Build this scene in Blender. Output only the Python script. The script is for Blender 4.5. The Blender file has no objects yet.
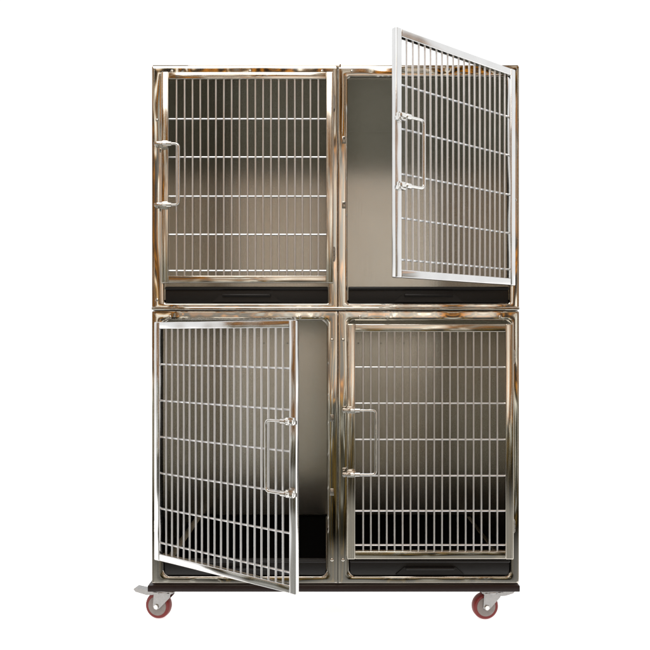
import bpy, bmesh, math, random
from mathutils import Vector, Matrix
random.seed(3)
K=0.0035
def X(p): return (p-335)*K
def Z(p): return (622-p)*K
scene=bpy.context.scene
col=scene.collection

# ---------------------------------------------------------------- materials
def newmat(name):
    m=bpy.data.materials.new(name); m.use_nodes=True
    nt=m.node_tree; b=nt.nodes["Principled BSDF"]
    return m,nt,b
def steel(name,base,r0,r1,stretch=(1,1,1),bump=0.15,bscale=6,brush=0.0,brushscale=(400,400,4),var=.82):
    m,nt,b=newmat(name)
    N=nt.nodes; L=nt.links
    b.inputs["Metallic"].default_value=1
    tc=N.new("ShaderNodeTexCoord")
    mp=N.new("ShaderNodeMapping"); mp.inputs["Scale"].default_value=stretch
    L.new(tc.outputs["Object"],mp.inputs[0])
    n=N.new("ShaderNodeTexNoise"); n.inputs["Scale"].default_value=bscale; n.inputs["Detail"].default_value=4
    L.new(mp.outputs[0],n.inputs["Vector"])
    mr=N.new("ShaderNodeMapRange"); mr.inputs["From Min"].default_value=.3; mr.inputs["From Max"].default_value=.7
    mr.inputs["To Min"].default_value=r0; mr.inputs["To Max"].default_value=r1
    L.new(n.outputs[0],mr.inputs[0]); L.new(mr.outputs[0],b.inputs["Roughness"])
    cr=N.new("ShaderNodeMix"); cr.data_type='RGBA'
    cr.inputs[6].default_value=(*[c*var for c in base],1); cr.inputs[7].default_value=(*base,1)
    n3=N.new("ShaderNodeTexNoise"); n3.inputs["Scale"].default_value=14; n3.inputs["Detail"].default_value=6
    L.new(tc.outputs["Object"],n3.inputs["Vector"]); L.new(n3.outputs[0],cr.inputs[0]); L.new(cr.outputs[2],b.inputs["Base Color"])
    bp=N.new("ShaderNodeBump"); bp.inputs["Strength"].default_value=bump; bp.inputs["Distance"].default_value=0.03
    n2=N.new("ShaderNodeTexNoise"); n2.inputs["Scale"].default_value=bscale*.8; n2.inputs["Detail"].default_value=1
    L.new(mp.outputs[0],n2.inputs["Vector"]); L.new(n2.outputs[0],bp.inputs["Height"])
    last=bp
    if brush>0:
        mp2=N.new("ShaderNodeMapping"); mp2.inputs["Scale"].default_value=brushscale
        L.new(tc.outputs["Object"],mp2.inputs[0])
        n4=N.new("ShaderNodeTexNoise"); n4.inputs["Scale"].default_value=1; n4.inputs["Detail"].default_value=3
        L.new(mp2.outputs[0],n4.inputs["Vector"])
        b2=N.new("ShaderNodeBump"); b2.inputs["Strength"].default_value=brush; b2.inputs["Distance"].default_value=0.001
        L.new(n4.outputs[0],b2.inputs["Height"]); L.new(bp.outputs[0],b2.inputs["Normal"]); last=b2
    L.new(last.outputs[0],b.inputs["Normal"])
    return m
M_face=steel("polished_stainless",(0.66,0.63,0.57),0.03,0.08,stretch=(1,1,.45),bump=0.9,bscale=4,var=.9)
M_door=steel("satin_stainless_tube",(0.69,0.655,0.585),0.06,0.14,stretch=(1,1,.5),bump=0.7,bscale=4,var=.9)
M_door_lit=steel("lit_stainless_tube",(0.80,0.80,0.795),0.10,0.2,bump=0.9,bscale=5)  # paler copy of the door steel: opened doors' reflected light in base colour
M_bar=steel("plated_wire",(0.93,0.95,0.97),0.32,0.42,bump=0.1,bscale=12,var=.92)
M_bar.node_tree.nodes["Principled BSDF"].inputs["Metallic"].default_value=.85
M_in=steel("brushed_sheet_steel",(0.60,0.59,0.535),0.22,0.25,stretch=(1,1,.5),bump=0.02,bscale=3,brush=0.12,brushscale=(350,350,4),var=.97)
M_chrome=steel("bright_hardware",(0.84,0.83,0.80),0.10,0.2,bump=0.05,bscale=30)
M_hinge=steel("dull_hardware",(0.45,0.43,0.39),0.2,0.3,bump=0.05,bscale=30)
def plain(name,c,r,metal=0,bump=0.0,bs=80,spec=.5):
    m,nt,b=newmat(name); N=nt.nodes; L=nt.links
    b.inputs["Metallic"].default_value=metal
    b.inputs["Specular IOR Level"].default_value=spec
    tc=N.new("ShaderNodeTexCoord"); n=N.new("ShaderNodeTexNoise"); n.inputs["Scale"].default_value=bs; n.inputs["Detail"].default_value=5
    L.new(tc.outputs["Object"],n.inputs["Vector"])
    mx=N.new("ShaderNodeMix"); mx.data_type='RGBA'
    mx.inputs[6].default_value=(*[v*.75 for v in c],1); mx.inputs[7].default_value=(*[min(1,v*1.2) for v in c],1)
    L.new(n.outputs[0],mx.inputs[0]); L.new(mx.outputs[2],b.inputs["Base Color"])
    mr=N.new("ShaderNodeMapRange"); mr.inputs["To Min"].default_value=r*.8; mr.inputs["To Max"].default_value=min(1,r*1.25)
    L.new(n.outputs[0],mr.inputs[0]); L.new(mr.outputs[0],b.inputs["Roughness"])
    if bump:
        bp=N.new("ShaderNodeBump"); bp.inputs["Strength"].default_value=bump; bp.inputs["Distance"].default_value=.001
        L.new(n.outputs[0],bp.inputs["Height"]); L.new(bp.outputs[0],b.inputs["Normal"])
    return m
M_tray=plain("black_moulded_plastic",(0.007,0.007,0.0078),0.36,bump=.3,bs=300,spec=.42)
M_pan=plain("black_matte_plastic",(0.0025,0.0025,0.0025),0.8,bump=.3,bs=300,spec=.04)
M_cart=plain("dark_enamel",(0.016,0.007,0.006),0.4,bump=.2,spec=.3)
M_red=plain("red_polyurethane",(0.19,0.012,0.010),0.40)
M_core=plain("grey_wheel_core",(0.26,0.235,0.225),0.5)
M_zinc=plain("zinc_plated_steel",(0.36,0.355,0.35),0.26,metal=1)
M_dark=plain("dark_rubber",(0.012,0.010,0.010),0.6)

# ---------------------------------------------------------------- mesh helpers
def box(bm,x0,x1,y0,y1,z0,z1,bev=0.0,seg=2,mi=0):
    vs=[bm.verts.new((x,y,z)) for x in (x0,x1) for y in (y0,y1) for z in (z0,z1)]
    f=[(0,1,3,2),(4,6,7,5),(0,4,5,1),(2,3,7,6),(0,2,6,4),(1,5,7,3)]
    fs=[bm.faces.new([vs[i] for i in q]) for q in f]
    for q in fs: q.material_index=mi
    if bev>0:
        es=set(e for q in fs for e in q.edges)
        bmesh.ops.bevel(bm,geom=list(es),offset=bev,segments=seg,profile=.5,affect='EDGES')
def tube(bm,pts,r,seg=10,fillet=0.0):
    pts=[Vector(p) for p in pts]
    if fillet>0:
        out=[pts[0]]
        for i in range(1,len(pts)-1):
            a,b,c=pts[i-1],pts[i],pts[i+1]
            d1=(a-b).normalized(); d2=(c-b).normalized()
            p0=b+d1*fillet; p2=b+d2*fillet
            for t in (0,.2,.4,.6,.8,1):
                out.append(p0*(1-t)**2+b*2*t*(1-t)+p2*t*t)
        out.append(pts[-1]); pts=out
    rings=[]; nrm=None
    for i,p in enumerate(pts):
        d=(pts[min(i+1,len(pts)-1)]-pts[max(i-1,0)]).normalized()
        if nrm is None:
            nrm=d.orthogonal().normalized()
        nrm=(nrm-d*nrm.dot(d)).normalized(); bn=d.cross(nrm)
        rings.append([bm.verts.new(p+(nrm*math.cos(2*math.pi*k/seg)+bn*math.sin(2*math.pi*k/seg))*r) for k in range(seg)])
    for a,b in zip(rings,rings[1:]):
        for k in range(seg):
            bm.faces.new((a[k],a[(k+1)%seg],b[(k+1)%seg],b[k]))
    bm.faces.new(rings[0][::-1]); bm.faces.new(rings[-1])
def lathe(bm,c,axis,prof,seg=32):
    c=Vector(c); d=Vector(axis).normalized(); n=d.orthogonal().normalized(); b=d.cross(n)
    rings=[[bm.verts.new(c+d*a+(n*math.cos(2*math.pi*k/seg)+b*math.sin(2*math.pi*k/seg))*r) for k in range(seg)] for a,r in prof]
    for p,q in zip(rings,rings[1:]):
        for k in range(seg): bm.faces.new((p[k],p[(k+1)%seg],q[(k+1)%seg],q[k]))
    bm.faces.new(rings[0][::-1]); bm.faces.new(rings[-1])
def extrude_poly(bm,pts,off):
    a=[bm.verts.new(p) for p in pts]; b=[bm.verts.new(Vector(p)+Vector(off)) for p in pts]
    n=len(pts); bm.faces.new(a); bm.faces.new(b[::-1])
    for i in range(n): bm.faces.new((a[i],b[i],b[(i+1)%n],a[(i+1)%n]))
def rrect(x0,x1,z0,z1,r,n=8):
    o=[]
    for cx,cz,a0 in ((x1-r,z1-r,0),(x0+r,z1-r,90),(x0+r,z0+r,180),(x1-r,z0+r,270)):
        for i in range(n+1):
            a=math.radians(a0+90*i/n); o.append((cx+r*math.cos(a),cz+r*math.sin(a)))
    return o
def finish(bm,name,mat,parent=None,label=None,loc=None,angle=35):
    bmesh.ops.recalc_face_normals(bm,faces=bm.faces)
    me=bpy.data.meshes.new(name); bm.to_mesh(me); bm.free()
    for m in (mat if isinstance(mat,list) else [mat]): me.materials.append(m)
    me.polygons.foreach_set("use_smooth",[True]*len(me.polygons))
    me.set_sharp_from_angle(angle=math.radians(angle))
    o=bpy.data.objects.new(name,me); col.objects.link(o)
    if parent: o.parent=parent
    if loc: o.location=loc
    if label: o["label"]=label
    return o

root=bpy.data.objects.new("animal_cage_bank",None); col.objects.link(root)
root.empty_display_size=.2
root["label"]="stainless steel four compartment animal cage bank on red casters"
root["category"]="animal cage"

DEP=0.80
# ---------------------------------------------------------------- compartments
def compartment(x0,x1,yt,yb,ox0,ox1,oyt,oyb,screws,strikes,rad):
    bm=bmesh.new(); t=0.004
    a,b=X(x0)+.003,X(x1)-.003; zt,zb=Z(yt)-.003,Z(yb)+.003
    f=0.026
    box(bm,a,a+t,f,DEP,zb,zt); box(bm,b-t,b,f,DEP,zb,zt)
    box(bm,a+t,b-t,f,DEP,zt-t,zt); box(bm,a+t,b-t,f,DEP,zb,zb+t)
    box(bm,a+t,b-t,DEP-t,DEP,zb+t,zt-t)
    box(bm,a+t,a+t+.014,DEP-t-.003,DEP-t,zb+t,zt-t); box(bm,b-t-.014,b-t,DEP-t-.003,DEP-t,zb+t,zt-t)
    for i in range(5):
        xx=a+(b-a)*(i+1)/6
        lathe(bm,(xx,DEP-t+.0002,zt-.1175),(0,-1,0),[(0,.004),(.0015,.004),(.0022,.002)],12)
    finish(bm,"cage_shell",M_in,root)
    bm=bmesh.new()
    outer=rrect(X(x0),X(x1),Z(yb),Z(yt),.004); inner=rrect(X(ox0),X(ox1),Z(oyb),Z(oyt),rad)
    prof=[(0,.028),(0,.0010),(.006,.0004),(.03,.00015),(.22,.0001),(.40,0),(.60,0),(.80,.0002),(.90,.0008),(.96,.002),(1,.0045),(1,.028)]
    rings=[]
    for s,y in prof:
        rings.append([bm.verts.new((o[0]*(1-s)+i[0]*s,y,o[1]*(1-s)+i[1]*s)) for o,i in zip(outer,inner)])
    n=len(outer)
    for p,q in zip(rings,rings[1:]):
        for k in range(n): bm.faces.new((p[k],p[(k+1)%n],q[(k+1)%n],q[k]))
    for k in range(n):
        p,q=rings[-1],rings[0]; bm.faces.new((p[k],p[(k+1)%n],q[(k+1)%n],q[k]))
    for sx,sy in screws:
        lathe(bm,(X(sx),0.001,Z(sy)),(0,-1,0),[(0,.0055),(.0015,.0055),(.003,.0035),(.0034,.001)],14)
    finish(bm,"face_frame",M_face,root,angle=30)
    for sx,sy in strikes:
        bm=bmesh.new()
        box(bm,X(sx)-.007,X(sx)+.007,-.005,.0,Z(sy)-.012,Z(sy)+.012,.002)
        box(bm,X(sx)-.004,X(sx)+.004,-.018,-.004,Z(sy)+.004,Z(sy)+.008,.001)
        finish(bm,"strike_plate",M_hinge,root)
    bm=bmesh.new()
    tx0,tx1=X(ox0)+.003,X(ox1)-.003; tb=Z(oyb)+.002; tt=tb+16.5*K
    fl=tb+.012
    box(bm,tx0,tx1,.006,.018,tb,tt,.004,3)
    box(bm,tx0,tx1,-.004,.0065,tt-.012,tt-.001,.005,4)
    cx=(tx0+tx1)/2
    g=[(cx-.12,0,tb+.004),(cx+.12,0,tb+.004),(cx+.09,0,tb+.030),(cx-.09,0,tb+.030)]
    extrude_poly(bm,[(p[0],.001,p[2]) for p in g],(0,.0055,0))
    box(bm,cx-.085,cx+.085,-.008,.002,tb+.022,tb+.031,.003)
    box(bm,tx0,tx1,.0185,DEP-.02,fl-.006,fl,mi=1)
    ts=fl+.006
    box(bm,a+t+.001,a+t+.006,.03,DEP-.02,fl,ts,0,mi=1); box(bm,b-t-.006,b-t-.001,.03,DEP-.02,fl,ts,0,mi=1)
    box(bm,a+t+.0065,b-t-.0065,DEP-.019,DEP-.013,fl,ts,mi=1)
    finish(bm,"tray",[M_tray,M_pan],root)

compartment(152,337.6,66,308.4,164,329,77,303.5,[(172,71),(250,71),(322,71),(157,120),(157,300)],[],.010)
compartment(338.2,519,66,308.4,347.5,510,77,303.5,[(352,71),(430,71),(505,71),(515,200)],[(344,140),(344,205)],.010)
compartment(152,337.6,311.2,584,163,327,320.5,576.5,[(170,317),(300,317),(332,340),(332,560)],[(332,418),(332,492)],.024)
compartment(338.2,519,311.2,584,349,511,320.5,576.5,[(360,317),(500,317),(343,340),(343,560)],[],.024)

bm=bmesh.new()
box(bm,X(153),X(518),.004,.30,Z(311.2)+.0012,Z(308.4)-.0012,.001)
finish(bm,"stacking_strip",M_dark,root)
bm=bmesh.new()
box(bm,X(151.5),X(519.5),-.005,.03,Z(310.3),Z(306.8),.0045,4)
finish(bm,"trim_strip",M_face,root)
bm=bmesh.new()
box(bm,X(152.6),X(518.4),.001,DEP-.01,Z(65.9)+.0,Z(65),.001)
box(bm,X(336),X(341),-.001,.03,Z(67.5),Z(64),.0015)
finish(bm,"top_flange",M_face,root)

# ---------------------------------------------------------------- doors
def door(hx,w,yt,yb,sign,ang,hors,hy,nb,label,loopw=15,fw=7.4,ext=.018,mat=None):
    zt,zb=Z(yt),Z(yb); W=w*K; F=fw*K; T=.020
    D=Vector((X(hx),-.014,0))
    S=lambda s:sign*s
    def bx(bm,s0,s1,y0,y1,z0,z1,bev=.0,seg=2):
        a,b=sorted((S(s0),S(s1))); box(bm,a,b,y0,y1,z0,z1,bev,seg)
    bm=bmesh.new()
    bx(bm,0,F,-T/2,T/2,zb,zt,.0035,4); bx(bm,W-F,W,-T/2,T/2,zb,zt,.0035,4)
    bx(bm,F-.001,W-F+.001,-T/2+.0008,T/2-.0008,zt-F,zt-.0008,.0032,4)
    bx(bm,F-.001,W-F+.001,-T/2+.0008,T/2-.0008,zb+.0008,zb+F,.0032,4)
    d=finish(bm,"door",mat or M_door,root,label,loc=D)
    bm=bmesh.new()
    for i in range(nb):
        s=F+(W-2*F)*(i+1)/(nb+1)+random.uniform(-.0006,.0006)
        q=random.uniform(-.0008,.0008)
        tube(bm,[(S(s),-.002,zb+F-.002),(S(s)+q,-.002,(zt+zb)/2),(S(s),-.002,zt-F+.002)],.0032,8)
    for h in hors:
        tube(bm,[(S(F-.002),.0038,Z(h)),(S(W-F+.002),.0038,Z(h))],.0034,8)
    finish(bm,"grille",M_bar,d)
    zu,zl=Z(hy[0]),Z(hy[1]); L=loopw*K; s0=W-F*.5
    bm=bmesh.new()
    yy=-.030
    e=ext*.6
    tube(bm,[(S(s0+e),yy,zu),(S(s0-L),yy,zu),(S(s0-L),yy,zl),(S(s0+e),yy,zl)],.0048,12,fillet=.014)
    finish(bm,"handle",M_chrome,d)
    for z in (zu,zl):
        bm=bmesh.new()
        bx(bm,W-F-.002,W+.002,-.026,-.0103,z-.012,z+.012,.003)
        bx(bm,W-F*.4,W+ext,-.037,-.024,z-.0065,z+.0065,.003)
        lathe(bm,(S(W-F-.006),yy,z),(1,0,0),[(-.010,.006),(-.008,.0085),(.008,.0085),(.010,.006)],14)
        bx(bm,W+ext-.012,W+ext-.003,-.030,-.006,z-.010,z+.002,.002)
        finish(bm,"latch",M_chrome,d)
    for fr in (.14,.86):
        z=zt+(zb-zt)*fr
        bm=bmesh.new()
        for k in (-1,0,1):
            lathe(bm,(S(-.002),-.002,z+k*.0135),(0,0,1),[(-.0062,.0035),(-.0055,.0044),(.0055,.0044),(.0062,.0035)],14)
        lathe(bm,(S(-.002),-.002,z),(0,0,1),[(-.024,.002),(-.023,.003),(.023,.003),(.024,.002)],12)
        finish(bm,"hinge",M_hinge,d)
    d.rotation_euler[2]=math.radians(ang)
    return d
hu=[120,158,197,235,271]
hl=[367,403,439,475,510,544]
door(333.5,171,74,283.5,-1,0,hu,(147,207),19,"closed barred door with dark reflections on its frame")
door(512.3,163,72,286,-1,38,[h-1 for h in hu],(149,208),19,"barred door swung open, reflected light toned into its frame",loopw=24,ext=.006,fw=7,mat=M_door_lit)
door(157,174,322,558,1,-34,[h-3 for h in hl],(409,471),19,"barred door swung open toward the viewer",loopw=24,fw=7,ext=.007,mat=M_door_lit)
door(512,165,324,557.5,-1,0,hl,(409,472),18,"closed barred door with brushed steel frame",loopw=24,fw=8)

# ---------------------------------------------------------------- cart
bm=bmesh.new()
zt,zb=Z(584.4),Z(590.6)
box(bm,X(148.5),X(519),-.014,.02,zb,zt,.0025)
box(bm,X(148.5),X(519),DEP-.03,DEP,zb,zt,.0025)
box(bm,X(148.5)+.001,X(160),.0205,DEP-.0305,zb+.001,zt-.001)
box(bm,X(508),X(519)-.001,.0205,DEP-.0305,zb+.001,zt-.001)
box(bm,X(325),X(345),.0205,DEP-.0305,zb+.002,zt-.002)
finish(bm,"cart_frame",M_cart,root)

def caster(px,y,ang,pedal):
    top=zb-.001; r=.0465; wz=r; off=-.022
    bm=bmesh.new()
    box(bm,-.045,.050,-.036,.036,top-.005,top,.0015)
    lathe(bm,(0,0,top-.005),(0,0,-1),[(0,.030),(.004,.031),(.008,.028),(.012,.026)],28)
    ztop=top-.0155
    for s in (-1,1):
        yy=s*.0185
        pts=[(-.032,yy,ztop),(.030,yy,ztop),(.028,yy,ztop-.012),(off+.013,yy,wz-.004),(off,yy,wz-.012),(off-.013,yy,wz-.002)]
        extrude_poly(bm,pts,(0,s*.003,0))
    box(bm,-.034,.032,-.0215,.0215,ztop-.001,ztop+.004,.001)
    for sx in (-1,1):
        for sy in (-1,1):
            lathe(bm,(sx*.036,sy*.027,top-.005),(0,0,-1),[(0,.006),(.005,.006)],6)
    c=finish(bm,"caster",M_zinc,root,loc=(X(px),y,0))
    c.rotation_euler[2]=math.radians(ang)
    bm=bmesh.new()
    lathe(bm,(off,0,wz),(0,1,0),[(-.0145,.030),(-.015,.040),(-.012,.0445),(-.006,.0465),(.006,.0465),(.012,.0445),(.015,.040),(.0145,.030)],48)
    finish(bm,"tyre",M_red,c)
    bm=bmesh.new()
    lathe(bm,(off,0,wz),(0,1,0),[(-.0155,.010),(-.0165,.014),(-.0155,.020),(-.0165,.031),(-.0155,.0335),(.0155,.0335),(.0165,.031),(.0165,.010)],40)
    finish(bm,"rim",M_core,c)
    bm=bmesh.new()
    lathe(bm,(off,0,wz),(0,1,0),[(-.0265,.004),(-.0265,.0085),(-.0225,.009),(.0225,.009),(.0265,.0085),(.0265,.004)],6)
    finish(bm,"axle_bolt",M_chrome,c)
    if pedal:
        q=pedal
        bm=bmesh.new()
        if q<0:
            P=[(-.028,.003),(-.060,.006),(-.106,.012),(-.114,.006),(-.106,-.003),(-.062,-.012),(-.030,-.008)]
        else:
            P=[(.026,.003),(.050,.006),(.078,.010),(.086,.004),(.078,-.005),(.050,-.012),(.026,-.012)]
        extrude_poly(bm,[(x,-.014,ztop+z) for x,z in P],(0,.028,0))
        finish(bm,"brake_pedal",M_zinc,c)
    return c
caster(162.5,.035,-12,-1)
caster(493,.035,8,1)
caster(166,DEP-.06,20,0)
caster(505,DEP-.06,-25,0)

# ---------------------------------------------------------------- floor
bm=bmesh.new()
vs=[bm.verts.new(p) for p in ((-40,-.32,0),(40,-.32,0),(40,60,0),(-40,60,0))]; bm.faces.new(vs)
m,nt,b=newmat("glowing_white_studio_floor")
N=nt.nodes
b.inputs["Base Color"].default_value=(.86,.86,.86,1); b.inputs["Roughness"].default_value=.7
b.inputs["Emission Color"].default_value=(1,1,1,1); b.inputs["Emission Strength"].default_value=.76  # added glow, lightens the shadow under the cart
n=N.new("ShaderNodeTexNoise"); n.inputs["Scale"].default_value=2
mr=N.new("ShaderNodeMapRange"); mr.inputs["To Min"].default_value=.6; mr.inputs["To Max"].default_value=.8
nt.links.new(n.outputs[0],mr.inputs[0]); nt.links.new(mr.outputs[0],b.inputs["Roughness"])
fl=finish(bm,"floor",m); fl["kind"]="structure"; fl["label"]="seamless white studio floor with added glow"

# ---------------------------------------------------------------- world : white studio ahead, invented warm dim room behind for the steel to reflect
w=bpy.data.worlds.new("World"); scene.world=w; w.use_nodes=True
nt=w.node_tree; N=nt.nodes; L=nt.links
bg=N["Background"]
tc=N.new("ShaderNodeTexCoord"); sep=N.new("ShaderNodeSeparateXYZ"); L.new(tc.outputs["Generated"],sep.inputs[0])
def mrange(a,b,src,lo=0,hi=1):
    m=N.new("ShaderNodeMapRange"); m.interpolation_type='SMOOTHSTEP'
    m.inputs["From Min"].default_value=a; m.inputs["From Max"].default_value=b
    m.inputs["To Min"].default_value=lo; m.inputs["To Max"].default_value=hi
    L.new(src,m.inputs[0]); return m.outputs[0]
def math2(op,a,b):
    m=N.new("ShaderNodeMath"); m.operation=op
    for i,v in enumerate((a,b)):
        if isinstance(v,(int,float)): m.inputs[i].default_value=v
        else: L.new(v,m.inputs[i])
    return m.outputs[0]
yshift=math2('ADD',sep.outputs["Y"],mrange(-.3,.3,sep.outputs["X"],-.10,.05))
white=mrange(-.38,-.18,yshift)
mp=N.new("ShaderNodeMapping"); mp.inputs["Scale"].default_value=(13,4,4); L.new(tc.outputs["Generated"],mp.inputs[0])
nz=N.new("ShaderNodeTexNoise"); nz.inputs["Scale"].default_value=1.3; nz.inputs["Detail"].default_value=2; L.new(mp.outputs[0],nz.inputs["Vector"])
def ramp(stops):
    cr=N.new("ShaderNodeValToRGB"); e=cr.color_ramp.elements
    e[0].position=stops[0][0]; e[0].color=(*stops[0][1],1)
    e[1].position=stops[-1][0]; e[1].color=(*stops[-1][1],1)
    for p,c in stops[1:-1]:
        x=e.new(p); x.color=(*c,1)
    L.new(nz.outputs[0],cr.inputs[0]); return cr.outputs[0]
up=ramp([(.36,(.5,.48,.42)),(.40,(.004,.003,.002)),(.45,(.010,.006,.003)),(.466,(1.0,.37,.03)),(.490,(.75,.30,.03)),(.505,(.008,.005,.003)),(.575,(.03,.022,.012)),(.594,(.85,.45,.10)),(.615,(2.0,1.97,1.85)),(.65,(.06,.05,.03))])
lo=ramp([(.38,(.004,.004,.003)),(.455,(.02,.017,.009)),(.47,(.48,.31,.08)),(.490,(.38,.26,.08)),(.508,(.012,.011,.007)),(.56,(.12,.115,.08)),(.61,(1.3,1.28,1.15)),(.65,(.05,.045,.03))])
zf=mrange(-.10,.0,sep.outputs["Z"])
m1=N.new("ShaderNodeMix"); m1.data_type='RGBA'; L.new(zf,m1.inputs[0]); L.new(lo,m1.inputs[6]); L.new(up,m1.inputs[7])
dark=mrange(-.26,-.10,sep.outputs["Z"],.35,1.0)
m2=N.new("ShaderNodeMix"); m2.data_type='RGBA'; m2.inputs[6].default_value=(0,0,0,1); L.new(dark,m2.inputs[0]); L.new(m1.outputs[2],m2.inputs[7])
band=math2('MULTIPLY',mrange(-.08,.06,sep.outputs["Z"],.12,1),mrange(.16,.32,sep.outputs["Z"],1,0))
band=math2('MULTIPLY',band,mrange(-.19,-.05,sep.outputs["Z"]))
wide=math2('MULTIPLY',mrange(-.26,-.19,sep.outputs["X"],.06,1),mrange(.17,.24,sep.outputs["X"],1,.06))
band=math2('MULTIPLY',band,wide)
bb=math2('MULTIPLY',band,mrange(-.10,.06,sep.outputs["X"],.34,.84))  # brighter band added to the unseen room to lift the back walls
bb=math2('ADD',bb,mrange(-.36,-.27,sep.outputs["Z"],.30,0))
cb=N.new("ShaderNodeMix"); cb.data_type='RGBA'; cb.inputs[6].default_value=(0,0,0,1); cb.inputs[7].default_value=(1,.99,.94,1); L.new(bb,cb.inputs[0])
ad=N.new("ShaderNodeMix"); ad.data_type='RGBA'; ad.blend_type='ADD'; ad.inputs[0].default_value=1
L.new(m2.outputs[2],ad.inputs[6]); L.new(cb.outputs[2],ad.inputs[7])
mx=N.new("ShaderNodeMix"); mx.data_type='RGBA'
L.new(white,mx.inputs[0]); L.new(ad.outputs[2],mx.inputs[6]); mx.inputs[7].default_value=(1.08,1.08,1.08,1)
L.new(mx.outputs[2],bg.inputs["Color"]); bg.inputs["Strength"].default_value=1

def area(name,loc,tgt,size,e,c=(1,.95,.87)):
    l=bpy.data.lights.new(name,'AREA'); l.size=size; l.energy=e; l.color=c
    o=bpy.data.objects.new(name,l); col.objects.link(o); o.location=loc
    o.rotation_euler=(Vector(tgt)-Vector(loc)).to_track_quat('-Z','Y').to_euler()
area("key_lamp",(-.6,-2.6,4.2),(0,0.3,.8),2.4,75,(1,.99,.96))

cam=bpy.data.cameras.new("Camera"); co=bpy.data.objects.new("Camera",cam); col.objects.link(co)
co.location=(X(325),-720*K,Z(336)); co.rotation_euler=(math.pi/2,0,0)
cam.sensor_width=36; cam.lens=36*720/650; cam.shift_y=11/650; cam.clip_end=500
scene.camera=co
scene.view_settings.view_transform='Standard'; scene.view_settings.look='None'; scene.view_settings.exposure=0
